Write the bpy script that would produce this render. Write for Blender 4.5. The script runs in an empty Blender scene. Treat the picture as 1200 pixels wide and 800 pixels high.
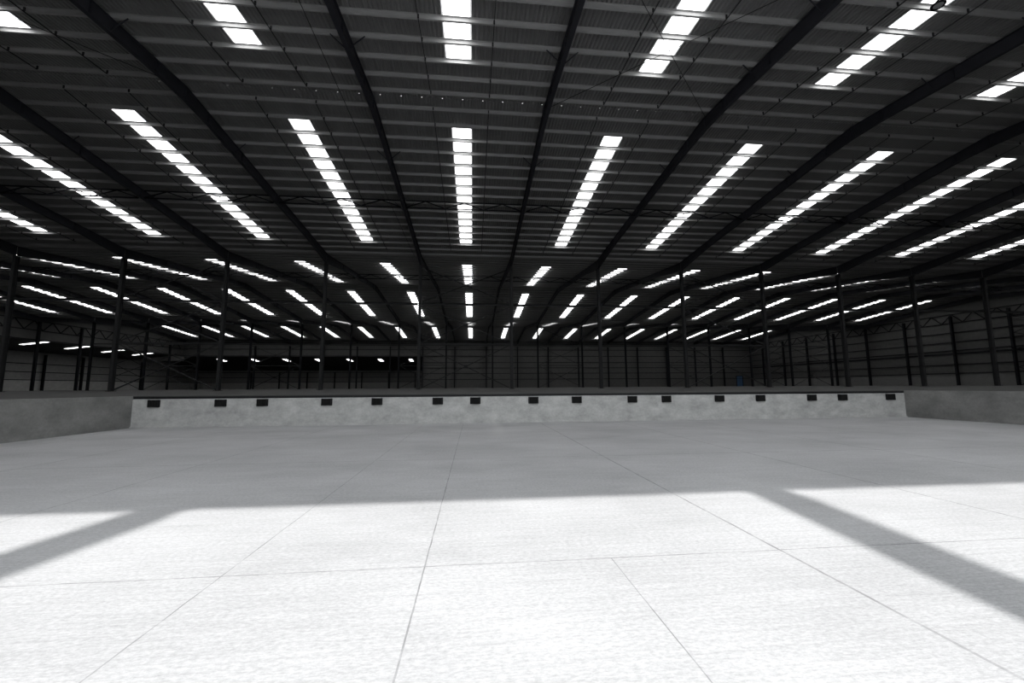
import bpy, bmesh, math, random
from mathutils import Vector, Matrix

random.seed(4)
C = bpy.context.scene.collection
S = bpy.context.scene

# ------------------------------------------------------------------ layout (metres; X across, Y away, Z up)
CAM_H = 1.4673
X0, BAY = -7.386, 12.744            # frame lines
KL, KR = -8, 10                     # gable frames
XL, XR = X0 + KL * BAY - 0.6, X0 + KR * BAY + 0.6
DOCK_Y, UP = 16.9, 1.2              # dock face and raised floor level
PIT_L, PIT_R = -12.945, 19.728
RIDGE_Z, SLOPE, SPAN = 22.76, 0.0958, 55.9
R1 = 28.1
V1, V2 = R1 + SPAN / 2, R1 + 1.5 * SPAN
FAR = 164.7
FRONT = -1.5
OPEN_H = 17.0
ANX, ANY, ANS = -128.0, 204.0, 0.12  # side annex


def fx(k):
    return X0 + k * BAY


def zr(Y):
    if Y < R1:
        return RIDGE_Z - SLOPE * (R1 - Y)
    d = (Y - R1 + SPAN / 2) % SPAN - SPAN / 2
    return RIDGE_Z - SLOPE * abs(d)


# ------------------------------------------------------------------ materials
def mat(name, col, rough=0.6, metal=0.0, emit=None, est=1.0):
    m = bpy.data.materials.new(name)
    m.use_nodes = True
    b = m.node_tree.nodes['Principled BSDF']
    b.inputs['Base Color'].default_value = (*col, 1)
    b.inputs['Roughness'].default_value = rough
    b.inputs['Metallic'].default_value = metal
    if emit:
        b.inputs['Emission Color'].default_value = (*emit, 1)
        b.inputs['Emission Strength'].default_value = est
    return m


def nd(m, t, **kw):
    n = m.node_tree.nodes.new(t)
    for k, v in kw.items():
        setattr(n, k, v)
    return n


def lk(m, a, b):
    m.node_tree.links.new(a, b)


def math_node(m, op, a, b=None, c=None):
    n = nd(m, 'ShaderNodeMath', operation=op)
    for i, v in enumerate((a, b, c)):
        if v is None:
            continue
        if isinstance(v, (int, float)):
            n.inputs[i].default_value = v
        else:
            lk(m, v, n.inputs[i])
    return n.outputs[0]


def noise(m, scale, stretch=(1, 1, 1), detail=4, rough=0.6):
    tc = nd(m, 'ShaderNodeTexCoord')
    mp = nd(m, 'ShaderNodeMapping')
    mp.inputs['Scale'].default_value = stretch
    lk(m, tc.outputs['Object'], mp.inputs['Vector'])
    n = nd(m, 'ShaderNodeTexNoise')
    n.inputs['Scale'].default_value = scale
    n.inputs['Detail'].default_value = detail
    n.inputs['Roughness'].default_value = rough
    lk(m, mp.outputs['Vector'], n.inputs['Vector'])
    return n.outputs['Fac']


def ramp(m, fac, stops):
    r = nd(m, 'ShaderNodeValToRGB')
    e = r.color_ramp.elements
    while len(e) < len(stops):
        e.new(0.5)
    for el, (p, c) in zip(e, stops):
        el.position = p
        el.color = (*c, 1) if len(c) == 3 else c
    lk(m, fac, r.inputs['Fac'])
    return r.outputs['Color']


def mulcol(m, a, b, fac=1.0):
    n = nd(m, 'ShaderNodeMix', data_type='RGBA', blend_type='MULTIPLY')
    n.inputs[0].default_value = fac
    lk(m, a, n.inputs[6])
    lk(m, b, n.inputs[7])
    return n.outputs[2]


def bump(m, h, strength, dist=0.02):
    b = nd(m, 'ShaderNodeBump')
    b.inputs['Strength'].default_value = strength
    b.inputs['Distance'].default_value = dist
    lk(m, h, b.inputs['Height'])
    lk(m, b.outputs['Normal'], m.node_tree.nodes['Principled BSDF'].inputs['Normal'])


def base(m, col):
    lk(m, col, m.node_tree.nodes['Principled BSDF'].inputs['Base Color'])


def g(v, t=(1, 1, 1)):
    return (v * t[0], v * t[1], v * t[2])


# concrete slab of the loading pit: brushed across, saw-cut joints
def slab_material():
    m = mat('brushed_slab_concrete', (.6, .6, .6), .75)
    big = ramp(m, noise(m, .35, (1, 1.6, 1), 5), [(.3, g(.76)), (.7, g(1.0))])
    broom = ramp(m, noise(m, 5.0, (.22, 5, 1), 6, .7), [(.25, g(.82)), (.62, g(1.0))])
    fine = ramp(m, noise(m, 38, (.6, 1.3, 1), 4, .8), [(.3, g(.66)), (.62, g(1.0))])
    spots = ramp(m, noise(m, 1.3, (1, 2.2, 1), 8, .75), [(.66, g(1.0)), (.78, g(.80))])
    col = mulcol(m, mulcol(m, big, broom), mulcol(m, fine, spots))
    tc = nd(m, 'ShaderNodeTexCoord')
    sp = nd(m, 'ShaderNodeSeparateXYZ')
    lk(m, tc.outputs['Object'], sp.inputs[0])
    wob = math_node(m, 'MULTIPLY', math_node(m, 'SUBTRACT', noise(m, 2.5, (1, 1, 1), 4), .5), .02)
    x = math_node(m, 'ADD', sp.outputs['X'], wob)
    y = math_node(m, 'ADD', sp.outputs['Y'], wob)

    def line(coord, at, w):
        d = math_node(m, 'ABSOLUTE', math_node(m, 'SUBTRACT', coord, at))
        return math_node(m, 'LESS_THAN', d, w)
    tot = None
    for j, w in ((-.389, .006), (2.748, .012), (-1.965, .005), (-5.251, .008), (-8.5, .012), (-11.7, .012),
                 (6.0, .012), (9.2, .012), (12.4, .012), (15.6, .012)):
        l = line(x, j, w)
        tot = l if tot is None else math_node(m, 'MAXIMUM', tot, l)
    for j, w in ((3.566, .006), (8.6, .010), (13.4, .010)):
        tot = math_node(m, 'MAXIMUM', tot, line(y, j, w))
    crack = math_node(m, 'MULTIPLY', line(x, 1.19, .004), math_node(m, 'LESS_THAN', y, 3.566))
    tot = math_node(m, 'MAXIMUM', tot, crack)
    brk = ramp(m, noise(m, 3.0, (1, 1, 1), 3), [(.3, g(.25)), (.6, g(1.0))])
    f = math_node(m, 'MULTIPLY', tot, brk)
    mx = nd(m, 'ShaderNodeMix', data_type='RGBA')
    lk(m, f, mx.inputs[0])
    lk(m, col, mx.inputs[6])
    mx.inputs[7].default_value = (.34, .34, .34, 1)
    tint = nd(m, 'ShaderNodeRGB')
    tint.outputs[0].default_value = (.60, .60, .61, 1)
    base(m, mulcol(m, mx.outputs[2], tint.outputs[0]))
    bump(m, noise(m, 30, (.3, 3, 1), 4), .25, .01)
    return m


def concrete(name, v, tint=(1, 1, 1), stain=.55, sc=.8):
    m = mat(name, g(v), .8)
    a = ramp(m, noise(m, sc, (1, 1, 1.6), 7, .65), [(.3, g(stain)), (.68, g(1.0))])
    b = ramp(m, noise(m, 14, (1, 1, 1), 4, .7), [(.25, g(.82)), (.65, g(1.0))])
    t = nd(m, 'ShaderNodeRGB')
    t.outputs[0].default_value = (*g(v, tint), 1)
    base(m, mulcol(m, mulcol(m, a, b), t.outputs[0]))
    bump(m, noise(m, 12, (1, 1, 1), 4), .2, .02)
    return m


def metal(name, v, tint=(1, 1, 1), rough=.5, met=.3, var=.75):
    m = mat(name, g(v, tint), rough, met)
    a = ramp(m, noise(m, 1.2, (1, 1, 1), 4), [(.3, g(var)), (.7, g(1.0))])
    t = nd(m, 'ShaderNodeRGB')
    t.outputs[0].default_value = (*g(v, tint), 1)
    base(m, mulcol(m, a, t.outputs[0]))
    return m


M_SLAB = slab_material()
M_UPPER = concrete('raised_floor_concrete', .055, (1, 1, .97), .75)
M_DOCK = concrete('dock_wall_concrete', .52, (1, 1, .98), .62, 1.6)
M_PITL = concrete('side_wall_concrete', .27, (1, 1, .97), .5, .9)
M_YARD = concrete('yard_concrete', .08)
M_ROOF = metal('roof_sheet_metal', .34, (1, 1.0, 1.0), .42, .35, .85)
M_PURLIN = metal('galvanised_purlin', .46, (1, 1, 1), .55, .0, .9)
M_STEEL = metal('painted_dark_steel', .012, (.92, .95, 1.2), .75, .0, .8)
M_RAFTER = metal('rafter_paint', .040, (.93, .95, 1.2), .6, .0, .8)
M_GREYST = metal('grey_primer_steel', .042, (.98, 1, 1.05), .7, .0, .8)
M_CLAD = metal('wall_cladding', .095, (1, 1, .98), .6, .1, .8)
M_BASEW = concrete('wall_base_concrete', .19, (1, 1, .98), .8)
M_RUBBER = concrete('black_rubber', .008, (1, 1, 1), .6, 3)
M_BLACK = mat('black_steel', (.012, .012, .013), .5, .2)
M_CABLE = mat('black_cable', (.012, .012, .012), .7)
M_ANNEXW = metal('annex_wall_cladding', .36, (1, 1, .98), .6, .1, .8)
M_ANNEXB = concrete('annex_base_concrete', .60, (1, 1, .98), .8)
M_ANNEX = metal('dark_annex_roof', .035, (1, 1, 1), .6)
M_BLUE = metal('blue_door_paint', .16, (.35, .75, 1.5), .5, .0, .85)
for _m in (M_STEEL, M_GREYST, M_BLACK, M_RUBBER):
    _m.node_tree.nodes['Principled BSDF'].inputs['Specular IOR Level'].default_value = .2
M_LENS = mat('grey_lamp_glass', (.42, .43, .44), .25)
M_SKY = mat('translucent_rooflight', (.8, .8, .8), .5, 0, (1.0, 1.0, 1.0), 4.2)


# ------------------------------------------------------------------ mesh helpers
def box(bm, a, b):
    (x0, y0, z0), (x1, y1, z1) = a, b
    v = [bm.verts.new(p) for p in ((x0, y0, z0), (x1, y0, z0), (x1, y1, z0), (x0, y1, z0),
                                   (x0, y0, z1), (x1, y0, z1), (x1, y1, z1), (x0, y1, z1))]
    for f in ((3, 2, 1, 0), (4, 5, 6, 7), (0, 1, 5, 4), (1, 2, 6, 5), (2, 3, 7, 6), (3, 0, 4, 7)):
        bm.faces.new([v[i] for i in f])


def bar(bm, p, q, w, h=None):
    """square bar from p to q"""
    h = h or w
    p, q = Vector(p), Vector(q)
    d = (q - p).normalized()
    up = Vector((0, 0, 1)) if abs(d.z) < .95 else Vector((0, 1, 0))
    s = d.cross(up).normalized() * (w / 2)
    u = s.cross(d).normalized() * (h / 2)
    v = [bm.verts.new(c + o) for c in (p, q) for o in (-s - u, s - u, s + u, -s + u)]
    for f in ((3, 2, 1, 0), (4, 5, 6, 7), (0, 1, 5, 4), (1, 2, 6, 5), (2, 3, 7, 6), (3, 0, 4, 7)):
        bm.faces.new([v[i] for i in f])


def tube(bm, pts, r, n=6):
    rings = []
    for i, p in enumerate(pts):
        p = Vector(p)
        d = (Vector(pts[min(i + 1, len(pts) - 1)]) - Vector(pts[max(i - 1, 0)])).normalized()
        up = Vector((0, 0, 1)) if abs(d.z) < .9 else Vector((1, 0, 0))
        s = d.cross(up).normalized()
        u = s.cross(d)
        rings.append([bm.verts.new(p + s * (r * math.cos(2 * math.pi * j / n)) + u * (r * math.sin(2 * math.pi * j / n)))
                      for j in range(n)])
    for a, b in zip(rings, rings[1:]):
        for j in range(n):
            bm.faces.new((a[j], a[(j + 1) % n], b[(j + 1) % n], b[j]))
    bm.faces.new(rings[0][::-1])
    bm.faces.new(rings[-1])


def lathe(bm, prof, n=32, c=(0, 0, 0)):
    rings = [[bm.verts.new((c[0] + r * math.cos(2 * math.pi * j / n), c[1] + r * math.sin(2 * math.pi * j / n), c[2] + z))
              for j in range(n)] for r, z in prof]
    for a, b in zip(rings, rings[1:]):
        for j in range(n):
            bm.faces.new((a[j], a[(j + 1) % n], b[(j + 1) % n], b[j]))
    bm.faces.new(rings[0][::-1])
    bm.faces.new(rings[-1])


def strip(bm, ys, x0, x1):
    """solid running along Y: ys = [(y, zlo, zhi)], between x0 and x1"""
    rows = [[bm.verts.new((x, y, z)) for x, z in ((x0, lo), (x1, lo), (x1, hi), (x0, hi))] for y, lo, hi in ys]
    for a, b in zip(rows, rows[1:]):
        for j in range(4):
            bm.faces.new((a[j], a[(j + 1) % 4], b[(j + 1) % 4], b[j]))
    bm.faces.new(rows[0])
    bm.faces.new(rows[-1][::-1])


def shell(bm, t):
    """thicken an open sheet upwards by t"""
    bm.normal_update()
    if sum(f.normal.z for f in bm.faces) > 0:
        bmesh.ops.reverse_faces(bm, faces=bm.faces[:])
        bm.normal_update()
    bmesh.ops.solidify(bm, geom=bm.faces[:], thickness=t)


def obj(name, bm, m, parent=None, recalc=True):
    if recalc:
        bmesh.ops.recalc_face_normals(bm, faces=bm.faces)
    me = bpy.data.meshes.new(name)
    bm.to_mesh(me)
    bm.free()
    me.materials.append(m)
    o = bpy.data.objects.new(name, me)
    C.objects.link(o)
    if parent:
        o.parent = parent
    return o


def tag(o, label, cat, group=None):
    o['label'] = label
    o['category'] = cat
    o['kind'] = 'thing'
    if group:
        o['group'] = group
    return o


def thing(name, label, cat, loc=(0, 0, 0), group=None):
    o = bpy.data.objects.new(name, None)
    C.objects.link(o)
    o.location = loc
    return tag(o, label, cat, group)


def struct(name, bm, m, label=None, parent=None):
    o = obj(name, bm, m, parent)
    if parent is None:
        o['kind'] = 'structure'
        if label:
            o['label'] = label
            o['category'] = name.split('_')[0]
    return o


def B():
    return bmesh.new()


def copy_tree(o, parent=None):
    c = o.copy()
    C.objects.link(c)
    if parent:
        c.parent = parent
    for ch in list(o.children):
        copy_tree(ch, c)
    return c


ORD = ['zeroth', 'first', 'second', 'third', 'fourth', 'fifth', 'sixth', 'seventh', 'eighth', 'ninth', 'tenth', 'eleventh',
       'twelfth', 'thirteenth', 'fourteenth', 'fifteenth', 'sixteenth', 'seventeenth', 'eighteenth', 'nineteenth']


def aside(k):
    """words for a bay counted from the bay straight ahead (k = 0)"""
    if k == 0:
        return 'straight ahead'
    return '%s %s of centre' % (ORD[abs(k)], 'right' if k > 0 else 'left')


# ------------------------------------------------------------------ ground, floors, pit walls
bm = B(); box(bm, (PIT_L - .01, FRONT - 12, -.3), (PIT_R + .01, DOCK_Y + .3, 0))
struct('floor', bm, M_SLAB, 'pale brushed concrete floor of the sunken loading pit, half in sun')
bm = B(); box(bm, (-130, FRONT - 90, -.4), (130, FRONT - 12, -.02))
struct('ground', bm, M_YARD, 'concrete yard outside the open side of the hall')
bm = B()
box(bm, (ANX - .3, FRONT - .2, -.3), (PIT_L - .25, ANY + .3, UP))
box(bm, (PIT_R + .25, FRONT - .2, -.3), (XR + .4, ANY + .3, UP))
box(bm, (PIT_L - .25, DOCK_Y + .25, -.3), (PIT_R + .25, ANY + .3, UP))
box(bm, (PIT_L + .002, DOCK_Y, UP - .03), (PIT_R - .002, DOCK_Y + .25, UP))
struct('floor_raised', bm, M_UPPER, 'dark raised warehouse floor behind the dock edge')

bm = B(); box(bm, (PIT_L, DOCK_Y, 0), (PIT_R, DOCK_Y + .25, UP - .115))
box(bm, (PIT_L, DOCK_Y - .05, 0), (PIT_R, DOCK_Y, .045))
struct('wall_dock', bm, M_DOCK, 'pale concrete dock wall carrying sixteen black bumpers')
bm = B()
box(bm, (PIT_L - .25, FRONT - 12, 0), (PIT_L, DOCK_Y + .25, UP))
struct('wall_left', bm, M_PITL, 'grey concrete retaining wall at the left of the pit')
bm = B()
box(bm, (PIT_R, FRONT - 12, 0), (PIT_R + .25, DOCK_Y + .25, UP))
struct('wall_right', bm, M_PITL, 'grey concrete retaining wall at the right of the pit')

bm = B()
box(bm, (PIT_L + .02, DOCK_Y - .012, UP - .112), (PIT_R - .02, DOCK_Y + .24, UP - .033))
tag(obj('dock_edge_angle', bm, M_BLACK), 'black steel angle along the top edge of the dock wall', 'edge strip')

# ------------------------------------------------------------------ dock bumpers
BX = (-12.17, -9.77, -8.23, -5.8, -3.85, -1.43, .1, 2.52, 4.37, 6.8, 8.32, 10.74, 12.65, 15.1, 16.6, 18.98)


def bumper():
    t = thing('dock_bumper', '', 'bumper', group='rubber bumpers along the dock wall')
    bm = B()
    n = 7
    for i in range(n):                                  # laminated rubber pads
        x = -.165 + .33 * i / n
        box(bm, (x + .003, -.13, -.135), (x + .33 / n - .003, -.012, .135))
    box(bm, (-.165, -.11, -.12), (.165, -.03, .12))
    bmesh.ops.bevel(bm, geom=[e for e in bm.edges], offset=.004, segments=1, affect='EDGES')
    obj('rubber_pad', bm, M_RUBBER, t)
    for s in (-1, 1):                                   # steel angles clamping the pads
        bm = B()
        box(bm, (min(s * .165, s * .18), -.10, -.14), (max(s * .165, s * .18), -.006, .14))
        box(bm, (min(s * .165, s * .215), -.018, -.14), (max(s * .165, s * .215), -.006, .14))
        obj('end_angle', bm, M_BLACK, t)
    bm = B()
    for z in (-.07, .07):
        tube(bm, [(-.195, -.075, z), (.195, -.075, z)], .012, 8)
    obj('tie_rod', bm, M_BLACK, t)
    return t


for i, x in enumerate(BX):
    o = bumper() if i == 0 else copy_tree(b0)
    if i == 0:
        b0 = o
    o.location = (x, DOCK_Y, UP - .285 if i else UP - .285)
    if i < 8:
        o['label'] = 'black rubber bumper on the dock wall, %s from its left end' % ORD[i + 1]
    else:
        o['label'] = 'black rubber bumper on the dock wall, %s from its right end' % ORD[16 - i]

# ------------------------------------------------------------------ roof sheets (trapezoid ribs run down the slope)
SKY_W = 1.5
#        name        ridge  sign  offset range along the slope
ROWS = {'overhead': (R1, -1, 4.1, 24.1), 'near': (R1, 1, 2.75, 24.0),
        'rise2': (R1 + SPAN, -1, 2.6, 21.3), 'fall2': (R1 + SPAN, 1, 4.4, 24.9),
        'rise3': (R1 + 2 * SPAN, -1, 4.0, 21.5), 'fall3': (R1 + 2 * SPAN, 1, 3.0, 20.2)}
PITCH = .25


def rib_profile(x0, x1):
    """(x, dz) points of the sheet between x0 and x1, ribs at multiples of PITCH from X0"""
    pts = [(x0, None)]
    i0 = math.floor((x0 - X0) / PITCH) - 1
    i1 = math.ceil((x1 - X0) / PITCH) + 1
    for i in range(i0, i1):
        c = X0 + i * PITCH + PITCH / 2
        for dx, dz in ((-.075, 0), (-.03, .075), (.03, .075), (.075, 0)):
            if x0 < c + dx < x1:
                pts.append((c + dx, dz))
    pts.append((x1, None))
    out = []
    for j, (x, dz) in enumerate(pts):
        if dz is None:
            c = X0 + math.floor((x - X0) / PITCH) * PITCH + PITCH / 2
            d = abs(x - c)
            dz = .075 if d < .03 else max(0, .075 * (.075 - d) / .045)
        out.append((x, dz))
    return out


def sheet(bm, x0, x1, y0, y1):
    prof = rib_profile(x0, x1)
    n = max(1, round(abs(y1 - y0) / 4.5))
    rows = []
    for i in range(n + 1):
        y = y0 + (y1 - y0) * i / n
        rows.append([bm.verts.new((x, y, zr(y) + dz)) for x, dz in prof])
    for a, b in zip(rows, rows[1:]):
        for j in range(len(prof) - 1):
            bm.faces.new((a[j], b[j], b[j + 1], a[j + 1]))


eps = 1e-4
for si, (row, (rg, sg, o0, o1)) in enumerate(ROWS.items()):
    ya, yb = sorted((rg + sg * .03, rg + sg * (SPAN / 2 - eps)))
    if row == 'overhead':
        ya = FRONT - .6
    yb = min(yb, FAR + .3)
    sa, sb = sorted((rg + sg * o0, rg + sg * o1))
    bm = B()
    for k in range(KL, KR):
        c = fx(k + .5)
        xs0, xs1 = fx(k), fx(k + 1)
        if k == KL:
            xs0 -= .95
        if k == KR - 1:
            xs1 += 1.2
        sheet(bm, xs0, c - SKY_W / 2, ya, yb)
        sheet(bm, c + SKY_W / 2, xs1, ya, yb)
        sheet(bm, c - SKY_W / 2, c + SKY_W / 2, ya, sa)
        sheet(bm, c - SKY_W / 2, c + SKY_W / 2, sb, yb)
    shell(bm, .02)
    struct('ceiling', bm, M_ROOF, 'ribbed metal roof sheeting, %s slope' % row)

# ridge caps: short closure pieces with small gaps between, where daylight shows as dots
for n in range(3):
    rg = R1 + n * SPAN
    bm = B()
    x = XL - .4
    while x < XR + .6:
        box(bm, (x, rg - .30, RIDGE_Z + .078), (min(x + 1.43, XR + .6), rg + .30, RIDGE_Z + .095))
        box(bm, (x, rg - .026, RIDGE_Z + .0), (min(x + 1.43, XR + .6), rg + .026, RIDGE_Z + .078))
        x += 1.5
    struct('trim_%d' % (n + 1), bm, M_ROOF, 'ridge capping under the roof peak')

# ------------------------------------------------------------------ rooflights
ROWTXT = {'overhead': 'skylight strip overhead on near side of first ridge, ',
          'near': 'long skylight strip between first ridge and first columns, ',
          'rise2': 'skylight strip just beyond first columns, on rising roof, ',
          'fall2': 'skylight strip beyond second ridge, crossed by the tie beam, ',
          'rise3': 'thin sliver of skylight beyond second columns, ',
          'fall3': 'far small skylight strip right above the back wall, '}
for row, (rg, sg, o0, o1) in ROWS.items():
    sa, sb = sorted((rg + sg * o0, rg + sg * o1))
    first = None
    for k in range(KL, KR):
        if first is None:
            bm = B()
            w = SKY_W / 2 - .02
            prof = []
            for i in range(7):
                c = -w + (2 * w) * i / 6
                if i in (0, 6):
                    prof.append((c, 0))
                else:
                    prof += [(c - .05, 0), (c - .03, .02), (c + .03, .02), (c + .05, 0)]
            ym = (sa + sb) / 2
            ps = []
            for yy in (sa + .02, sb - .02):
                ps.append([bm.verts.new((x, yy - ym, zr(yy) - zr(ym) + dz - .006)) for x, dz in prof])
            for j in range(len(prof) - 1):
                bm.faces.new((ps[0][j], ps[0][j + 1], ps[1][j + 1], ps[1][j]))
            shell(bm, .006)
            o = obj('skylight', bm, M_SKY)
            o.location = (fx(k + .5), ym, zr(ym))
            first = o
        else:
            o = first.copy()
            C.objects.link(o)
            o.location = (fx(k + .5), first.location.y, first.location.z)
        tag(o, ROWTXT[row] + aside(k), 'skylight', 'skylight strips in the ' + row + ' roof slope')

# ------------------------------------------------------------------ purlins
POFF = [.86 + 1.66 * i for i in range(17)]
PT = .012   # gap under the sheet


def purlin_mesh(d):
    bm = B()
    L0, L1 = XL + .02, XR - .02
    box(bm, (L0, 0, -d), (L1, .014, -PT))                       # web
    box(bm, (L0, .014, -d), (L1, .12, -d + .014))               # lower flange
    box(bm, (L0, .106, -d + .014), (L1, .12, -d + .045))        # lip
    box(bm, (L0, -.10, -PT - .014), (L1, 0, -PT))               # upper flange
    return bm


SLTXT = {'overhead': 'near slope of first ridge', 'near': 'far slope of first ridge', 'rise2': 'rising slope to second ridge',
         'fall2': 'falling slope beyond second ridge', 'rise3': 'rising slope to third ridge', 'fall3': 'falling slope above the back wall'}
pms = {}
for row, (rg, sg, o0, o1) in ROWS.items():
    for i, of in enumerate(POFF):
        y = rg + sg * of
        if y > FAR - .3 or y < FRONT + .3:
            continue
        zt = min(zr(y - .1), zr(y + .12)) - .004
        dp = .25 if rg == R1 else .17
        if dp not in pms:
            o = obj('roof_purlin', purlin_mesh(dp), M_PURLIN)
            pms[dp] = o
        else:
            o = pms[dp].copy(); C.objects.link(o)
        o.location = (0, y, zt)
        tag(o, 'galvanised roof purlin, %s from the peak on the %s' % (ORD[i + 1], SLTXT[row]), 'purlin', 'purlins on the ' + SLTXT[row])

# bridging lines between purlins (third points of each bay), first hall only
bridge = {}
for row in ('overhead', 'near'):
    rg, sg, o0, o1 = ROWS[row]
    for k in range(-4, 7):
        for t, side in ((.335, 'left'), (.665, 'right')):
            x = fx(k) + BAY * t
            if row not in bridge:
                bm = B()
                ya, yb = rg + sg * .9, rg + sg * 26.0
                for dz in (-.31,):
                    bar(bm, (0, ya - rg, zr(ya) - RIDGE_Z + dz), (0, yb - rg, zr(yb) - RIDGE_Z + dz), .035, .05)
                for of in POFF[:-1]:
                    y = rg + sg * of
                    box(bm, (-.045, y - rg - .06 if sg > 0 else y - rg - .06, zr(y) - RIDGE_Z - .28),
                        (.045, y - rg - .012, zr(y) - RIDGE_Z - .06))
                o = obj('bridging_rod', bm, M_GREYST)
                bridge[row] = o
            else:
                o = bridge[row].copy(); C.objects.link(o)
            o.location = (x, rg, RIDGE_Z)
            tag(o, 'thin bridging line, %s, %s of skylight %s' % (SLTXT[row], side, aside(k)), 'bridging rod', 'bridging lines across the purlins')

# ------------------------------------------------------------------ portal rafters (I sections with haunches)
def rafter_mesh(ya, yb, rg):
    ys = sorted({ya, min(ya + 7, rg), rg - 2.5, rg, rg + 2.5, max(yb - 7, rg), yb})
    bm = B()

    def top(y):
        return RIDGE_Z - SLOPE * abs(y - rg) - .295

    def dep(y):
        e = min(y - ya, yb - y)
        if e < 7:
            return .85 + .40 * (1 - e / 7)
        return 1.0 if abs(y - rg) < .1 else .85
    strip(bm, [(y - rg, top(y) - .03, top(y)) for y in ys], -.14, .14)
    strip(bm, [(y - rg, top(y) - dep(y) + .03, top(y) - .03) for y in ys], -.012, .012)
    strip(bm, [(y - rg, top(y) - dep(y), top(y) - dep(y) + .03) for y in ys], -.14, .14)
    for of in (-20.9, -13.3, -7, -2.5, 0, 2.5, 7, 13.3, 20.9):          # web stiffeners
        y = rg + of
        if ya < y < yb:
            box(bm, (-.125, y - rg - .01, top(y) - dep(y) + .03), (.125, y - rg + .01, top(y) - .03))
    return bm


def fly_brace_mesh(of, s):
    bm = B()
    zt = RIDGE_Z - SLOPE * abs(of)
    bar(bm, (s * .16, of, zt - .295 - .78), (s * .98, of, zt - .29), .05, .05)
    return bm


HTXT = ['first hall', 'second hall', 'third hall']
for n in range(3):
    rg = R1 + n * SPAN
    ya = max(rg - SPAN / 2 + .05, FRONT + .35)
    yb = min(rg + SPAN / 2 - .05, FAR - .2)
    first = None
    for k in range(KL, KR + 1):
        if first is None:
            t = bpy.data.objects.new('roof_rafter', None); C.objects.link(t)
            obj('beam', rafter_mesh(ya, yb, rg), M_RAFTER, t)
            if n == 0:
                for s in (-1, 1):
                    for of in (-POFF[6] - .06, -POFF[3] - .06, POFF[3] - .06, POFF[8] - .06):
                        obj('fly_brace', fly_brace_mesh(of, s), M_RAFTER, t)
            first = t
        else:
            t = copy_tree(first)
        t.location = (fx(k), rg, 0)
        for ch in list(t.children):
            if k in (KL, KR) and ch.name.startswith('fly') and ch.data.vertices[0].co.x * (1 if k == KR else -1) > 0 and t is not first:
                bpy.data.objects.remove(ch)
        kk = 'just left of the straight-ahead skylights' if k == 0 else 'just right of the straight-ahead skylights' if k == 1 else \
            '%s %s of the straight-ahead skylights' % (ORD[1 - k] if k < 0 else ORD[k], 'left' if k < 0 else 'right')
        tag(t, 'dark steel portal rafter of the %s, %s' % (HTXT[n], kk), 'rafter', 'portal rafters of the ' + HTXT[n])

for o in list(bpy.data.objects):
    if o.name.startswith('fly_brace') and o.parent and o.parent.name == 'roof_rafter' and o.data.vertices[0].co.x < 0:
        bpy.data.objects.remove(o)

# ------------------------------------------------------------------ valley gutters and columns
for n, v in enumerate((V1, V2)):
    bm = B()
    zb = zr(v)
    box(bm, (XL, v - .36, zb - .22), (XR, v + .36, zb - .205))
    for s in (-1, 1):
        box(bm, (XL, v + s * .36 - .012, zb - .22), (XR, v + s * .36 + .012, zb - .02))
    t = tag(obj('valley_gutter', bm, M_PURLIN), 'long metal valley gutter above the %s row of columns' % ORD[n + 1], 'gutter')


def column():
    t = bpy.data.objects.new('steel_column', None); C.objects.link(t)
    h = zr(V1) - .295 - 1.25 - UP - .01
    bm = B()
    for s in (-1, 1):
        box(bm, (-.19, s * .25 - .0175, .03), (.19, s * .25 + .0175, h))
    box(bm, (-.0125, -.235, .03), (.0125, .235, h))
    for z in (6.2, 11.8):
        box(bm, (-.185, -.235, z), (.185, .235, z + .02))
    obj('shaft', bm, M_GREYST, t)
    bm = B()
    box(bm, (-.35, -.42, 0), (.35, .42, .03))
    for sx in (-1, 1):
        for sy in (-1, 1):
            lathe(bm, [(.03, .03), (.03, .09), (.015, .09), (.015, .13)], 8, (sx * .28, sy * .35, 0))
    obj('base_plate', bm, M_GREYST, t)
    return t


c0 = None
dark = {}
for n, v in enumerate((V1, V2)):
    for k in (range(KL + 1, KR) if n == 0 else range(KL + 1, KR)):
        t = column() if c0 is None else copy_tree(c0)
        c0 = c0 or t
        if n == 1:
            for ch in t.children:
                if dark.get(ch.data.name) is None:
                    me = ch.data.copy(); me.materials[0] = M_STEEL; dark[ch.data.name] = me
                ch.data = dark[ch.data.name]
        t.location = (fx(k), v, UP)
        kk = 'just left of centre' if k == 0 else 'just right of centre' if k == 1 else \
            '%s %s of centre' % (ORD[1 - k] if k < 0 else ORD[k], 'left' if k < 0 else 'right')
        tag(t, 'dark steel column in the %s row behind the dock, %s' % ('nearer' if n == 0 else 'farther', kk), 'column',
            '%s row of steel columns' % ('nearer' if n == 0 else 'farther'))

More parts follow.
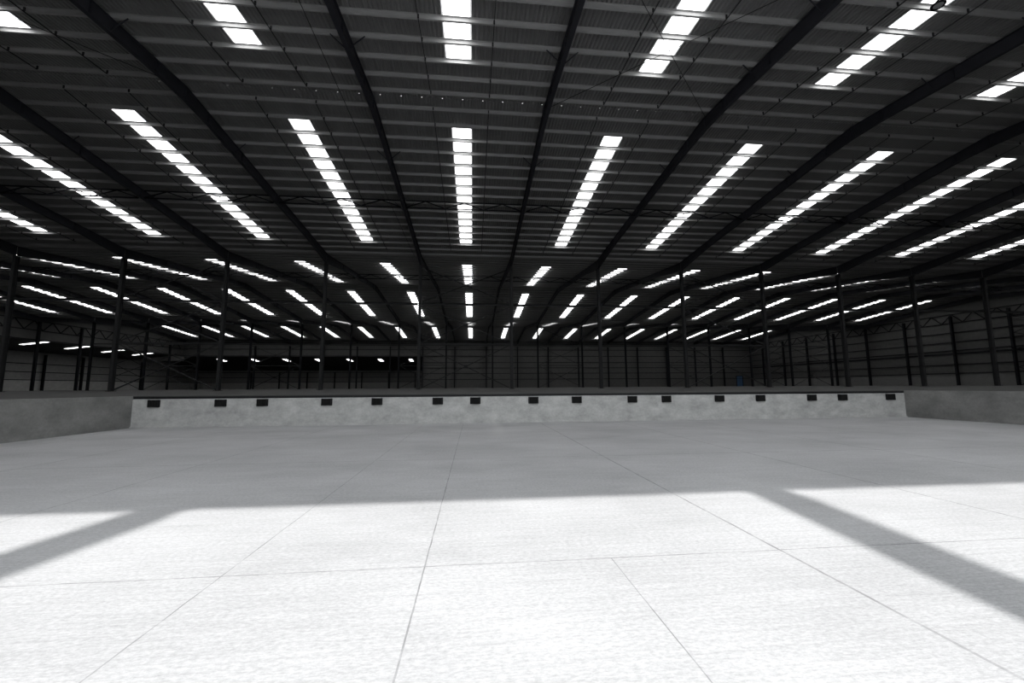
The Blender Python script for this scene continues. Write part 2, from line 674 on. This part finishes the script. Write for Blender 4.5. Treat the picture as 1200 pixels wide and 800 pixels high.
# tie beams and cross bracing between the columns
for n, v in enumerate((V1, V2)):
    first = None
    for k in (range(-5, 8) if n == 0 else range(KL + 1, KR - 1)):
        bm = B()
        if first is None:
            box(bm, (.27, -.11, -.14), (BAY - .27, .11, -.11))
            box(bm, (.27, -.11, .11), (BAY - .27, .11, .14))
            box(bm, (.27, -.012, -.11), (BAY - .27, .012, .11))
            o = obj('tie_beam', bm, M_GREYST); first = o
        else:
            bm.free(); o = first.copy(); C.objects.link(o)
        o.location = (fx(k), v, 12.98)
        tag(o, 'horizontal tie beam between %s columns, bay %s' % ('nearer' if n == 0 else 'farther', aside(k)), 'tie beam',
            'tie beams of the %s columns' % ('nearer' if n == 0 else 'farther'))
    for k in ((-3, 0, 3) if n == 0 else (-6, -4, -1, 2, 5, 8)):
        t = thing('cross_bracing', 'tall crossed steel bracing between %s columns, bay %s' % ('nearer' if n == 0 else 'farther', aside(k)),
                  'bracing', (fx(k), v, 0), 'cross bracing between columns')
        a, b, mid = .3, BAY - .3, BAY / 2
        for z0, z1 in ((13.3, 19.4), (7.55, 12.65), (1.35, 7.25)):
            if z0 > 13:
                bm = B(); bar(bm, (a, -.06, z0), (b - .4, -.06, 18.0), .11); obj('diagonal', bm, M_GREYST, t)
                bm = B(); bar(bm, (b, .06, z0), (a + .4, .06, 18.0), .11); obj('diagonal', bm, M_GREYST, t)
            else:
                bm = B(); bar(bm, (a, -.06, z0), (b, -.06, z1), .12); obj('diagonal', bm, M_GREYST, t)
                bm = B(); bar(bm, (b, .06, z0), (a, .06, z1), .12); obj('diagonal', bm, M_GREYST, t)
                bm = B(); box(bm, (mid - .22, -.015, (z0 + z1) / 2 - .22), (mid + .22, .015, (z0 + z1) / 2 + .22)); obj('gusset_plate', bm, M_GREYST, t)
        bm = B(); bar(bm, (a, 0, 7.4), (b, 0, 7.4), .16); obj('strut', bm, M_GREYST, t)

# lattice struts under the purlins, at mid slope
lat = None
for nm, y, ks in (('far slope of first ridge', R1 + 13.45, range(-4, 7)), ('rising slope beyond first columns', R1 + SPAN - 13.45, range(-6, 9))):
    zt = zr(y) - .40
    for k in ks:
        if lat is None:
            lat = bpy.data.objects.new('lattice_strut', None); C.objects.link(lat)
            for z in (0, -.75):
                bm = B(); bar(bm, (.26, 0, z), (BAY - .26, 0, z), .10); obj('chord', bm, M_STEEL, lat)
            bm = B()
            n = 6
            for i in range(n):
                p = [(.26 + (BAY - .52) * (i + j) / n, 0, -.03 if (i + j) % 2 else -.72) for j in (0, 1)]
                bar(bm, p[0], p[1], .085)
            obj('lattice', bm, M_STEEL, lat)
            t = lat
        else:
            t = copy_tree(lat)
        t.location = (fx(k), y, zt)
        tag(t, 'dark lattice strut under the %s, bay %s' % (nm, aside(k)), 'lattice strut', 'lattice struts under the ' + nm)

# crossed rods in the roof plane of the first hall
for k in (-2, 1, 4):
    t = thing('rod_bracing', 'thin crossed tie rods under the roof overhead, passing below skylight %s' % aside(k), 'bracing',
              (fx(k), R1, RIDGE_Z), 'crossed rods under the roof overhead')
    for p, q, dz in (((.17, -13.2), (BAY - .17, -.35), 0), ((BAY - .17, -13.2), (.17, -.35), -.06)):
        bm = B()
        tube(bm, [(x, y, -SLOPE * abs(y) - .42 + dz) for x, y in (p, ((p[0] + q[0]) / 2, (p[1] + q[1]) / 2), q)], .02, 6)
        obj('rod', bm, M_CABLE, t)

# safety cable and the high-bay lamp
bm = B()
pts = [(-8.15, y, 19.5 - .12 * math.sin(math.pi * (y + 1) / 56.5)) for y in [(-1 + 56.4 * i / 24) for i in range(25)]]
tube(bm, pts, .022, 6)
tag(obj('hanging_cable', bm, M_CABLE), 'thin black cable strung from the front wall to the columns, left of centre', 'cable')

LX, LY, LZ = 22.72, 15.8, 20.0
t = thing('ceiling_lamp', 'round black ringed lamp hanging beside a skylight, high at the right', 'lamp', (LX, LY, LZ))
LS = .78
bm = B()
lathe(bm, [(r_ * LS, z_ * LS) for r_, z_ in ((.25, 0), (.29, -.015), (.37, -.015), (.378, .06), (.33, .10), (.16, .16), (.12, .30), (.05, .34))], 40)
obj('housing', bm, M_BLACK, t)
bm = B()
lathe(bm, [(r_ * LS, z_ * LS) for r_, z_ in ((.05, -.03), (.2, -.028), (.24, -.018), (.245, -.004))], 40)
obj('lens', bm, M_LENS, t)
bm = B()
tube(bm, [(0, 0, .25), (0, 0, zr(LY) - .02 - LZ)], .018, 8)
obj('hanger_rod', bm, M_BLACK, t)

# ------------------------------------------------------------------ outer walls
def roof_poly(y0, y1):
    ys = [y0] + [y for y in (R1, V1, R1 + SPAN, V2, R1 + 2 * SPAN) if y0 < y < y1] + [y1]
    return ys


def gable(name, x0, x1, y0, y1, zlow, m, label):
    bm = B()
    strip(bm, [(y, zlow, zr(y) - .02) for y in roof_poly(y0, y1)], x0, x1)
    return struct(name, bm, m, label)


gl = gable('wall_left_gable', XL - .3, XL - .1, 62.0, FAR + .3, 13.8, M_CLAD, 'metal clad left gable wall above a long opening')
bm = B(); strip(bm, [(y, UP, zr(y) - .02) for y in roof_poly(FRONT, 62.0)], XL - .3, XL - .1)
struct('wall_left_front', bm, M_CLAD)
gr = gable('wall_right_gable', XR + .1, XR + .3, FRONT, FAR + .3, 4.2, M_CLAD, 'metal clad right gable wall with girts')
bm = B(); box(bm, (XR + .05, FRONT, UP), (XR + .3, FAR + .3, 4.2))
struct('wall_right_base', bm, M_BASEW, 'paler concrete base of the right gable wall')

wb = B()
XO = fx(-1)                                        # the opening in the back wall ends here
box(wb, (XL - .3, FAR + .1, 13.7), (XO, FAR + .3, zr(FAR) + .4))
box(wb, (XO, FAR + .1, UP), (XR + .3, FAR + .3, zr(FAR) + .4))
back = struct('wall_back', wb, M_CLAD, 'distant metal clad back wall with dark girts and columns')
for z in (14.0, 11.4, 9.2, 7.0, 4.6, 16.6, 19.0):
    bm = B()
    box(bm, ((XO if z < 13 else XL), FAR - .14, z - .1), (XR, FAR + .098, z + .1))
    obj('girt', bm, M_STEEL, back)
for z, w in ((4.2, .1), (6.4, .08), (9.1, .2), (9.9, .1), (12.0, .09), (14.4, .09), (16.8, .1), (19.0, .1)):
    bm = B()
    box(bm, (XR - .14, 40, z - w), (XR + .098, FAR - .2, z + w))
    obj('girt', bm, M_STEEL, gr)
for z in (14.0, 16.4, 18.8):
    bm = B()
    box(bm, (XL - .098, 62, z - .1), (XL + .14, FAR - .2, z + .1))
    obj('girt', bm, M_STEEL, gl)


def zigzag(name, parent, x, y0, y1, zl, zh, step):
    bm = B()
    n = int((y1 - y0) / step)
    for i in range(n):
        bar(bm, (x, y0 + i * step, zl if i % 2 else zh), (x, y0 + (i + 1) * step, zh if i % 2 else zl), .16)
    obj(name, bm, M_STEEL, parent)


zigzag('lattice', gr, XR - .24, 45, FAR - 1, 16.8, 19.0, 2.236)
zigzag('lattice', gl, XL + .24, 62, FAR - 1, 16.4, 18.8, 2.236)

wc = None


def wall_column(x, y, label, group, rot=0, h=17.33):
    global wc
    if wc is None:
        wc = {}
    if h not in wc:
        bm = B()
        for s in (-1, 1):
            box(bm, (-.2, s * .3 - .0175, .0), (.2, s * .3 + .0175, h))
        box(bm, (-.0125, -.285, .0), (.0125, .285, h))
        o = obj('wall_column', bm, M_STEEL); wc[h] = o
    else:
        o = wc[h].copy(); C.objects.link(o)
    o.location = (x, y, UP)
    o.rotation_euler = (0, 0, rot)
    tag(o, label, 'column', group)


for i in range(10):
    y = V1 + 11.18 * i + (0 if i % 5 else .0)
    if y > FAR - 2:
        break
    if y > V2 - 1 and abs(y - V2) < 1:
        pass
    wall_column(XR - .74, y, 'dark steel column against the right gable wall, %s the nearer column row' % (ORD[i] + ' beyond' if i else 'level with'),
                'columns of the right gable wall', math.pi / 2)
    wall_column(XL + .74, y, 'dark steel column along the left gable wall, %s the nearer column row' % (ORD[i] + ' beyond' if i else 'level with'),
                'columns of the left gable wall', math.pi / 2)
for k in range(KL, KR + 1):
    kk = 'just left of centre' if k == 0 else 'just right of centre' if k == 1 else \
        '%s %s of centre' % (ORD[1 - k] if k < 0 else ORD[k], 'left' if k < 0 else 'right')
    if k in (KL, KR):
        continue
    wall_column(fx(k), FAR - .46, 'dark steel column against the back wall, %s' % kk, 'columns of the back wall', 0, 16.6)

# bracing on the gable walls
for x, y0, y1, lab in ((XR - .7, V1 + 11.18, V1 + 22.36, 'crossed bracing on the right gable wall, its nearest bay'),
                       (XR - .7, V1 + 8 * 11.18, V1 + 9 * 11.18, 'crossed bracing on the right gable wall, by the back corner'),
                       (XL + .7, V1 + 7 * 11.18, V1 + 8 * 11.18, 'crossed bracing along the left gable wall, by the back corner')):
    t = thing('cross_bracing', lab, 'bracing', (x, y0, 0), 'cross bracing on the gable walls')
    for z0, z1 in ((1.3, 5.2), (5.2, 9.1), (9.1, 12.9), (12.9, 16.7)):
        bm = B(); bar(bm, (-.05, .3, z0), (-.05, y1 - y0 - .3, z1), .12); obj('diagonal', bm, M_STEEL, t)
        bm = B(); bar(bm, (.05, .3, z1), (.05, y1 - y0 - .3, z0), .12); obj('diagonal', bm, M_STEEL, t)

# blue double door in the back wall
bm = B()
box(bm, (113.0, FAR - .02, UP), (113.25, FAR + .09, 5.75))
box(bm, (115.85, FAR - .02, UP), (116.1, FAR + .09, 5.75))
box(bm, (113.25, FAR - .02, 5.5), (115.85, FAR + .09, 5.75))
d = struct('door_1', bm, M_STEEL, 'tall blue double door at the right end of the back wall')
for s in (0, 1):
    bm = B()
    x = 113.27 + s * 1.34
    box(bm, (x, FAR + .01, UP + .02), (x + 1.22, FAR + .08, 5.48))
    for z in (2.0, 3.4, 4.8):
        box(bm, (x + .12, FAR - .01, z - .45), (x + 1.1, FAR + .01, z + .45))
    obj('door_panel', bm, M_BLUE, d)

# front wall, open above the pit
bm = B()
box(bm, (XL - .3, FRONT - .2, UP), (PIT_L - .25, FRONT, zr(FRONT)))
box(bm, (PIT_R + .25, FRONT - .2, UP), (XR + .3, FRONT, zr(FRONT)))
box(bm, (PIT_L - .25, FRONT - .2, OPEN_H), (PIT_R + .25, FRONT, zr(FRONT)))
struct('wall_front', bm, M_CLAD, 'metal clad wall with the wide opening the daylight comes through')
SUN_DX = .13
for i, x in enumerate((-4.75, 3.15, 11.0)):
    bm = B()
    for s in (-1, 1):
        box(bm, (-.30, s * .22 - .02, .03), (.30, s * .22 + .02, OPEN_H + 1))
    box(bm, (-.02, -.2, .03), (.02, .2, OPEN_H + 1))
    box(bm, (-.4, -.4, 0), (.4, .4, .03))
    o = obj('door_post', bm, M_STEEL)
    o.location = (x, FRONT - .65, 0)
    tag(o, 'dark steel post standing in the wide opening, %s from the left' % ORD[i + 1], 'post', 'posts in the opening')

# ------------------------------------------------------------------ annex beyond the left opening
def za(d):
    return 14.6 - ANS * d


bm = B()
v = [bm.verts.new(p) for p in ((ANX, FAR + .3, za(0)), (XO, FAR + .3, za(0)), (XO, ANY, za(ANY - FAR)), (ANX, ANY, za(ANY - FAR)))]
bm.faces.new(v)
shell(bm, .05)
struct('ceiling_annex', bm, M_ANNEX, 'low sloping roof of the annex beyond the back wall')
bm = B()
v = [bm.verts.new(p) for p in ((XL - .3, 40, za(0)), (XL - .3, FAR + .3, za(0)), (ANX, FAR + .3, za(XL - ANX)), (ANX, 40, za(XL - ANX)))]
bm.faces.new(v)
shell(bm, .05)
struct('ceiling_annex', bm, M_ANNEX, 'low sloping roof of the annex beyond the left gable wall')
bm = B()
box(bm, (ANX - .2, 40, 4.2), (ANX, ANY, 15))
box(bm, (ANX, ANY, 4.2), (XO + .3, ANY + .2, 15))
box(bm, (XO, FAR + .3, UP), (XO + .2, ANY, 15))
box(bm, (ANX, 39.8, UP), (XL, 40, 15))
box(bm, (ANX, FAR + .28, za(XL - ANX) - .3), (XL, FAR + .42, 15))
aw = struct('wall_annex', bm, M_ANNEXW, 'metal clad outer wall of the low annex')
bm = B()
box(bm, (ANX - .2, 40, UP), (ANX + .05, ANY, 4.2))
box(bm, (ANX, ANY - .05, UP), (XO, ANY + .2, 4.2))
struct('wall_annex_base', bm, M_ANNEXB, 'paler concrete base of the annex wall')
for z in (4.3, 6.6, 9.0):
    bm = B()
    box(bm, (ANX, 40, z - .1), (ANX + .2, ANY - .2, z + .1))
    obj('girt', bm, M_STEEL, aw)
    bm = B()
    box(bm, (ANX + .2, ANY - .2, z - .1), (XO, ANY, z + .1))
    obj('girt', bm, M_STEEL, aw)
i = 0
for y in [62.0 + 11.9 * j for j in range(10)]:
    i += 1
    wall_column(ANX + .6, y, 'dark steel column against the annex wall left of the hall, %s from the near end' % ORD[i], 'columns of the left annex wall', math.pi / 2, 10.6)
for k in range(KL, -1):
    wall_column(fx(k + .35), ANY - .6, 'dark steel column against the far annex wall, %s left of the opening edge' % ORD[-1 - k], 'columns of the far annex wall', 0, 7.8)

sk = None
for j in range(6):
    y = 106.7 + 11.9 * j
    bm = B()
    xa, xb = XL - 1.8, XL - 9.6
    vs = [bm.verts.new(p) for p in ((xa, -.6, za(XL - xa) - .06), (xb, -.6, za(XL - xb) - .06), (xb, .6, za(XL - xb) - .06), (xa, .6, za(XL - xa) - .06))]
    bm.faces.new(vs)
    shell(bm, .01)
    if sk is None:
        sk = o = obj('skylight', bm, M_SKY)
    else:
        bm.free(); o = sk.copy(); C.objects.link(o)
    o.location = (0, y, 0)
    tag(o, 'small skylight sliver in the annex beyond the left gable, %s from the near end' % ORD[j + 1], 'skylight', 'skylights of the left annex')
sk = None
for k in range(KL, -1):
    bm = B()
    ya, yb = FAR + 9.5, FAR + 14.5
    vs = [bm.verts.new(p) for p in ((-.75, ya, za(ya - FAR) - .06), (.75, ya, za(ya - FAR) - .06), (.75, yb, za(yb - FAR) - .06), (-.75, yb, za(yb - FAR) - .06))]
    bm.faces.new(vs)
    shell(bm, .01)
    if sk is None:
        sk = o = obj('skylight', bm, M_SKY)
    else:
        bm.free(); o = sk.copy(); C.objects.link(o)
    o.location = (fx(k + .5), 0, 0)
    tag(o, 'tiny skylight sliver seen under the back wall lintel, %s from the left corner' % ORD[k - KL + 1], 'skylight', 'skylights of the back annex')

# ------------------------------------------------------------------ light
sun = bpy.data.lights.new('sun', 'SUN')
sun.energy = 4.6
sun.angle = math.radians(.8)
sun.color = (1, .99, .97)
so = bpy.data.objects.new('sun', sun)
C.objects.link(so)
run = 5.67 - FRONT
dirv = Vector((SUN_DX * run, run, -OPEN_H)).normalized()
so.rotation_euler = dirv.to_track_quat('-Z', 'Y').to_euler()

w = bpy.data.worlds.new('sky')
S.world = w
w.use_nodes = True
bgn = w.node_tree.nodes['Background']
bgn.inputs[0].default_value = (.93, .97, 1.0, 1)
bgn.inputs[1].default_value = 2.1

# ------------------------------------------------------------------ camera
a, t_, r = (math.radians(v) for v in (5.5231, 6.4227, .3389))


def T(P):
    x, y, z = P
    x, y = x * math.cos(a) - y * math.sin(a), x * math.sin(a) + y * math.cos(a)
    y, z = y * math.cos(t_) + z * math.sin(t_), -y * math.sin(t_) + z * math.cos(t_)
    return (x * math.cos(r) - z * math.sin(r), y, x * math.sin(r) + z * math.cos(r))


E3 = [T(e) for e in ((1, 0, 0), (0, 1, 0), (0, 0, 1))]
right = Vector((E3[0][0], E3[1][0], E3[2][0]))
fwd = Vector((E3[0][1], E3[1][1], E3[2][1]))
upv = Vector((E3[0][2], E3[1][2], E3[2][2]))
cam = bpy.data.cameras.new('camera')
cam.sensor_width = 36
cam.lens = 472.9651 / 1200 * 36
cam.clip_start = .05
cam.clip_end = 600
co = bpy.data.objects.new('camera', cam)
C.objects.link(co)
mw = Matrix((right, upv, -fwd)).transposed().to_4x4()
mw.translation = (0, 0, CAM_H)
co.matrix_world = mw
S.camera = co

S.view_settings.view_transform = 'Standard'
S.view_settings.look = 'None'
S.view_settings.gamma = 1
S.view_settings.use_curve_mapping = False
S.view_settings.exposure = 0
S.cycles.use_denoising = True
S.cycles.max_bounces = 8
S.cycles.diffuse_bounces = 6
S.cycles.sample_clamp_indirect = 6
